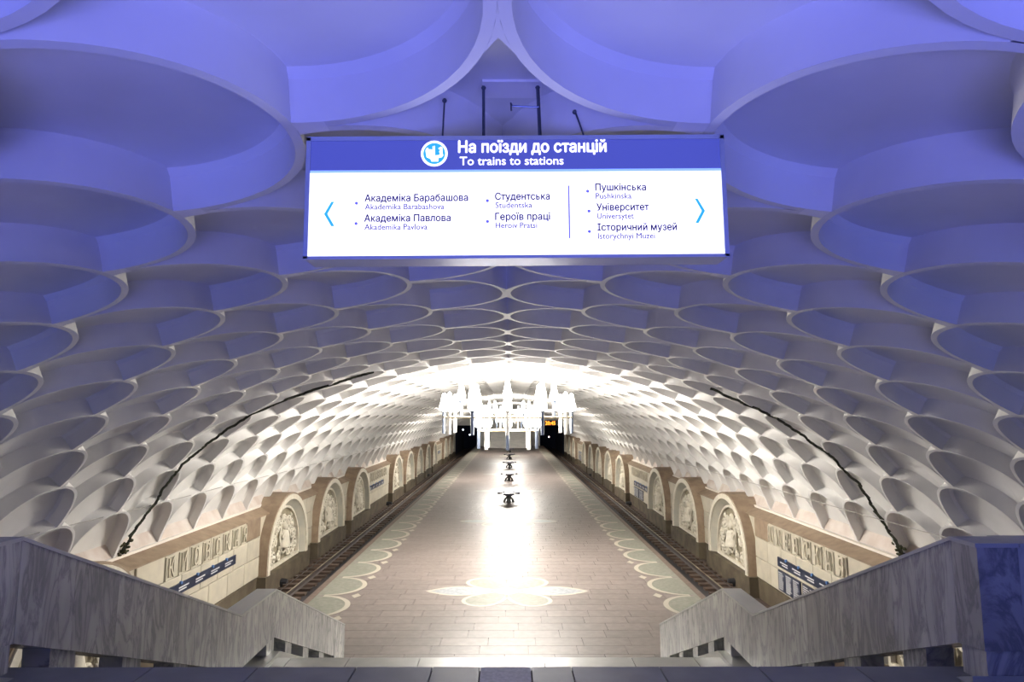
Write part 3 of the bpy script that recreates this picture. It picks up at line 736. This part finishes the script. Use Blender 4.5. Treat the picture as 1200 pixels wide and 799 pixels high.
for a, b, xa, xb, xc, base in (('Академіка Барабашова', 'Akademika Barabashova', 430.5, 549.5, 522, 242), ('Академіка Павлова', 'Akademika Pavlova', 430.5, 529.5, 503, 265.8),
        ('Студентська', 'Studentska', 581, 644, 623.5, 241), ('Героїв праці', 'Heroiv Pratsi', 581, 644, 629, 264.8),
        ('Пушкінська', 'Pushkinska', 697, 755.5, 738.5, 230.8), ('Університет', 'Universytet', 698, 758, 740.5, 254.4), ('Історичний музей', 'Istorychnyi Muzei', 698.5, 789.5, 764, 278)):
    stext(a, xa, xb, base, 11.5, 'sign_txt', .026); stext(b, xa+.3, xc, base+9.6, 9.6, 'sign_txt2', .02)
mb = MB()
for px, py in ((421, 244), (421, 268), (572, 242), (572, 266.5), (688, 231.5), (689, 255), (689, 279)):
    mb = MB(); mb.add([(sx(px)+1.9*K*math.cos(2*PI*i/12), -.006, sz(py)+1.9*K*math.sin(2*PI*i/12)) for i in range(12)], [tuple(range(12))]); mb.build('bullet', M['sign_dot'], sign)
mb = MB(); mb.box((sx(665.3), -.006, sz(287)), (sx(667), -.005, sz(224.5))); mb.build('divider_line', M['sign_dot'], sign)
for pts in ([(395.5, 242), (392, 242), (384, 256.5), (392.5, 271), (396.5, 271), (388, 256.5)], [(811.5, 241), (815, 241), (823, 255.5), (815, 270), (811, 270), (819, 255.5)]):
    mb = MB(); mb.add([(sx(a), -.006, sz(b)) for a, b in pts], [(0, 1, 2, 5), (5, 2, 3, 4)]); mb.build('arrow', M['sign_sky'], sign)
mb = MB(); cx, cz = sx(510.3), sz(185.3)
ring = lambda r, yy: [(cx+r*K*math.cos(2*PI*i/32), yy, cz+r*K*math.sin(2*PI*i/32)) for i in range(32)]
mb.add(ring(15.6, -.006), [tuple(range(32))]); em = mb.build('emblem_ring', M['sign_wtxt'], sign)
mb = MB(); mb.add(ring(12.8, -.0066), [tuple(range(32))]); mb.build('emblem_disc', M['sign_sky'], em)
mb = MB(); E = lambda L: [(sx(485+a/16), -.0072, sz(160+b/16)) for a, b in L]
for L in ([(240,345),(262,300),(300,290),(278,318),(330,325),(375,330),(372,265),(385,262),(392,330),(402,330),(400,255),(416,258),(420,440),(350,500),(262,470)],
          [(262,470),(350,470),(420,440),(500,435),(560,400),(575,440),(545,480),(485,490),(482,560),(352,560),(340,515)],
          [(480,300),(505,288),(530,272),(556,285),(560,400),(500,435),(512,395),(492,375),(520,330),(490,325)]):
    mb.add(E(L), [tuple(range(len(L)))])
mb.build('emblem_figure', M['sign_wtxt'], em)
# hangers
for (a, ya, b, yb, r) in ((517, 108, 517, 163, .005), (566, 100, 567, 163, .009), (634, 112, 635, 161, .011), (680, 124, 691, 162, .005)):
    mb = MB(); mb.tube([(sx(a), .2, sz(ya)+.06 if a in (517, 680) else 6.82-sign.location.z), (sx(b), .09, zt)], r, 6); mb.ball((sx(a), .2, (sz(ya)+.06 if a in (517, 680) else 6.82-sign.location.z)-.01), .014, 6, 4); mb.lathe([(.012, 0), (.02, .004), (.006, .03)], (sx(b), .09, zt), 8)
    mb.build('hanger', M['steel_dark'], sign)
mb = MB(); mb.tube([(sx(634), .09, sz(118)), (sx(630), .09, sz(118.5)), (sx(602), .09, sz(117)), (sx(600), .09, sz(113)), (sx(600.5), .09, sz(123))], .005, 6); mb.build('feed_cable', M['steel_dark'], sign)
mb = MB(); mb.tube([(sx(605), .1, zt+.008), (sx(625), .1, zt+.02), (sx(640), .1, zt+.012), (sx(662), .1, zt+.016), (sx(690), .1, zt+.004)], [.006, .016, .012, .014, .004], 6)
mb.tube([(sx(577), .1, zt+.005), (sx(583), .1, zt+.02), (sx(586), .1, zt+.008), (sx(589), .1, zt+.012)], .004, 5); mb.build('cable_loop', M['steel_dark'], sign)
o = MB(); o.box((-.165, -.04, -.015), (.165, .14, .0)); tag(o.build('ceiling_plate', M['plaster_web'], None, (.1, 3.32, 6.832)), 'pale mounting plate fixed in the crown recess above the hanging sign', 'plate')

# ------------------------------------------------------------------ chandeliers
def lamp_me():
    mb = MB(); mb.lathe([(.05, 0), (.12, .02), (.15, .10), (.145, .2), (.11, .32), (.085, .46), (.07, .56), (.02, .62)], (0, 0, 0), 10); return mb.mesh('candle_lamp', M['lamp'], 50)
lamp = lamp_me()
def tube_mesh(h):
    mb = MB(); mb.lathe([(.055, 0), (.055, h-.05), (.095, h-.02), (.095, h)], (0, 0, 0), 10); return mb.mesh('tube', M['steel_dark'], 30), None
tm = {}
def tube_m(h, m):
    if (h, m) not in tm:
        mb = MB(); mb.lathe([(.055, 0), (.055, h-.05), (.095, h-.02), (.095, h)], (0, 0, 0), 10); tm[h, m] = mb.mesh('tube', M[m], 30)
    return tm[h, m]
def ring_me(r, z, m, rr=.035):
    mb = MB(); pts = [(r*math.cos(2*PI*i/24), r*math.sin(2*PI*i/24), z) for i in range(25)]; mb.tube(pts, rr, 6, caps=False)
    for i in range(4): a = PI*i/4; mb.tube([(r*math.cos(a), r*math.sin(a), z), (-r*math.cos(a), -r*math.sin(a), z)], .02, 5)
    return mb.mesh('ring', M[m])
rings = [ring_me(2.17, -.08, 'brass'), ring_me(1.58, .14, 'tube_white'), ring_me(.98, -.52, 'brass')]
for ci, cy in enumerate(CHAND_Y):
    root = empty('chandelier', (0, cy, 5.0)); tag(root, 'glowing tiered chandelier of candle lamps on vertical tubes, %s one down the hall' % ['nearest', 'middle', 'farthest'][ci], 'chandelier', 'chandeliers over the platform')
    mb = MB(); mb.lathe([(.26, 1.56), (.24, 1.5), (.07, 1.18), (.05, 1.1), (.05, -.55)], (0, 0, 0), 12); mb.build('stem', M['tube_white'], root)
    for r in rings: link('ring', r, root)
    for n, r, zl, zb, a0 in ((12, 2.17, .12, -.62, 0), (8, 1.58, .48, -.12, 0), (8, .98, -.42, -1.13, 0)):
        for i in range(n):
            a = a0 + 2*PI*i/n; x, y_ = r*math.cos(a), r*math.sin(a)
            link('tube', tube_m(round(zl-zb, 3), 'tube_white' if i % 2 else 'steel_dark'), root, (x, y_, zb)); link('candle_lamp', lamp, root, (x, y_, zl))
    for a in range(4):
        point_light('chandelier_light', (1.2*math.cos(a*PI/2+.4), cy+1.2*math.sin(a*PI/2+.4), 5.55 if a % 2 else 4.9), CHAND_E[ci]/4, WARM, .7)

# ------------------------------------------------------------------ benches
def bench(y, lab, rz):
    root = empty('bench', (.0, y, 0), rz); root.scale = (1.15, 1.15, 1.1); tag(root, lab, 'bench', 'benches down the middle of the platform')
    mb = MB(); mb.lathe([(.0, .44), (.42, .44), (.45, .47), (.45, .49), (.0, .50)], (0, 0, 0), 20); mb.build('bench_top', M['bench_top'], root, smooth=40)
    for k in range(3):
        a0 = 2*PI*k/3 + PI/2*3 - .5; A = []; 
        mb = MB(); n = 8
        ang = [a0 + i/n for i in range(n+1)]
        inn = [(.34*math.cos(a), .34*math.sin(a)) for a in ang]; ou = [(.56*math.cos(a), .56*math.sin(a)) for a in ang]
        mb.prism_z(inn+ou[::-1], .43, .53); mb.build('seat_pad', M['padded'], root)
        c, s_ = math.cos(a0+.5), math.sin(a0+.5)
        mb = MB(); mb.tube([(.05*c, .05*s_, .3), (.2*c, .2*s_, .18), (.27*c, .27*s_, 0)], [.05, .05, .07], 6); mb.tube([(.05*c, .05*s_, .3), (.3*c, .3*s_, .44)], .04, 6); mb.build('leg', M['iron_bench'], root)
    mb = MB(); mb.lathe([(.16, 0), (.1, .08), (.09, .4), (.2, .45)], (0, 0, 0), 12); mb.build('pedestal', M['iron_bench'], root)
for i, lab in enumerate(('nearest round pedestal bench on the platform', 'second round pedestal bench down the platform', 'third round pedestal bench, in the middle of the row', 'fourth round pedestal bench down the platform', 'farthest round pedestal bench, by the end stairs')):
    bench(37.1+i*12.0, lab, .1*i)

# ------------------------------------------------------------------ far end
mb = MB(); YE = 104.0
mb.box((-4.9, YE, -1.6), (4.9, YE+.4, 7)); mb.box((-10, YE, 3.3), (-4.9, YE+.4, 7)); mb.box((4.9, YE, 3.3), (10, YE+.4, 7))
for sd in (-1, 1): mb.box((min(sd*8.9, sd*10.2), YE, -1.6), (max(sd*8.9, sd*10.2), YE+.4, 3.3))
tag(mb.build('wall_end', M['endwall']), kind='structure')
for sd, nm in ((-1, 'left'), (1, 'right')):
    mb = MB(); a, b = sorted((sd*4.9, sd*8.9)); 
    for bx in (((a-.1, YE+.4, -1.7), (a, YE+20, 3.5)), ((b, YE+.4, -1.7), (b+.1, YE+20, 3.5)), ((a, YE+.4, 3.3), (b, YE+20, 3.5)), ((a, YE+20, -1.7), (b, YE+20.2, 3.5))): mb.box(*bx)
    tag(mb.build('wall_tunnel_'+nm, M['tunnel']), kind='structure')
    for i, (xx, zz) in enumerate(((6.5, 1.8), (5.2, 2.9), (7.6, 2.6)) if sd < 0 else ((6.35, 1.45),)):
        o = MB(); o.lathe([(.09, 0), (.11, .05), (.09, .1)], (0, 0, 0), 10); tag(o.build('signal_lamp', M['signal_blue'] if sd < 0 else M['signal'], None, (sd*xx, YE-.2, zz), (PI/2, 0, 0)), 'small round glowing signal lamp at the %s tunnel mouth%s' % (nm, ['', ', nearest the platform', ', nearest the wall'][i] if sd < 0 else ''), 'lamp')
        st = MB(); st.box((-.06, -.06, -.3), (.06, .06, 0)); 
root = empty('destination_display', (6.6, YE-.35, 3.35)); tag(root, 'black interval clock with orange digits above the right tunnel mouth', 'clock')
mb = MB(); mb.box((-1.1, 0, -.1), (1.1, .25, .75)); mb.build('case', M['black'], root)
o = link('digits', text_mesh('20:45', M['orange'], 1.6, .8, .03, 0), root, (-.8, -.01, .05), (PI/2, 0, 0))
root = empty('end_staircase', (0, 97, 0)); tag(root, 'pale stairs rising to the exit beyond the farthest bench', 'stairs')
for i in range(16):
    mb = MB(); mb.box((-3, i*.36, 0), (3, (i+1)*.36+.02, .17*(i+1))); mb.build('step', M['endwall'], root)
for sd in (-1, 1):
    mb = MB(); mb.prism_x([(0, 0), (5.9, 2.6), (5.9, 3.6), (0, .95)], sd*3.0, sd*3.25); mb.build('side_parapet', M['marble_top'], root)
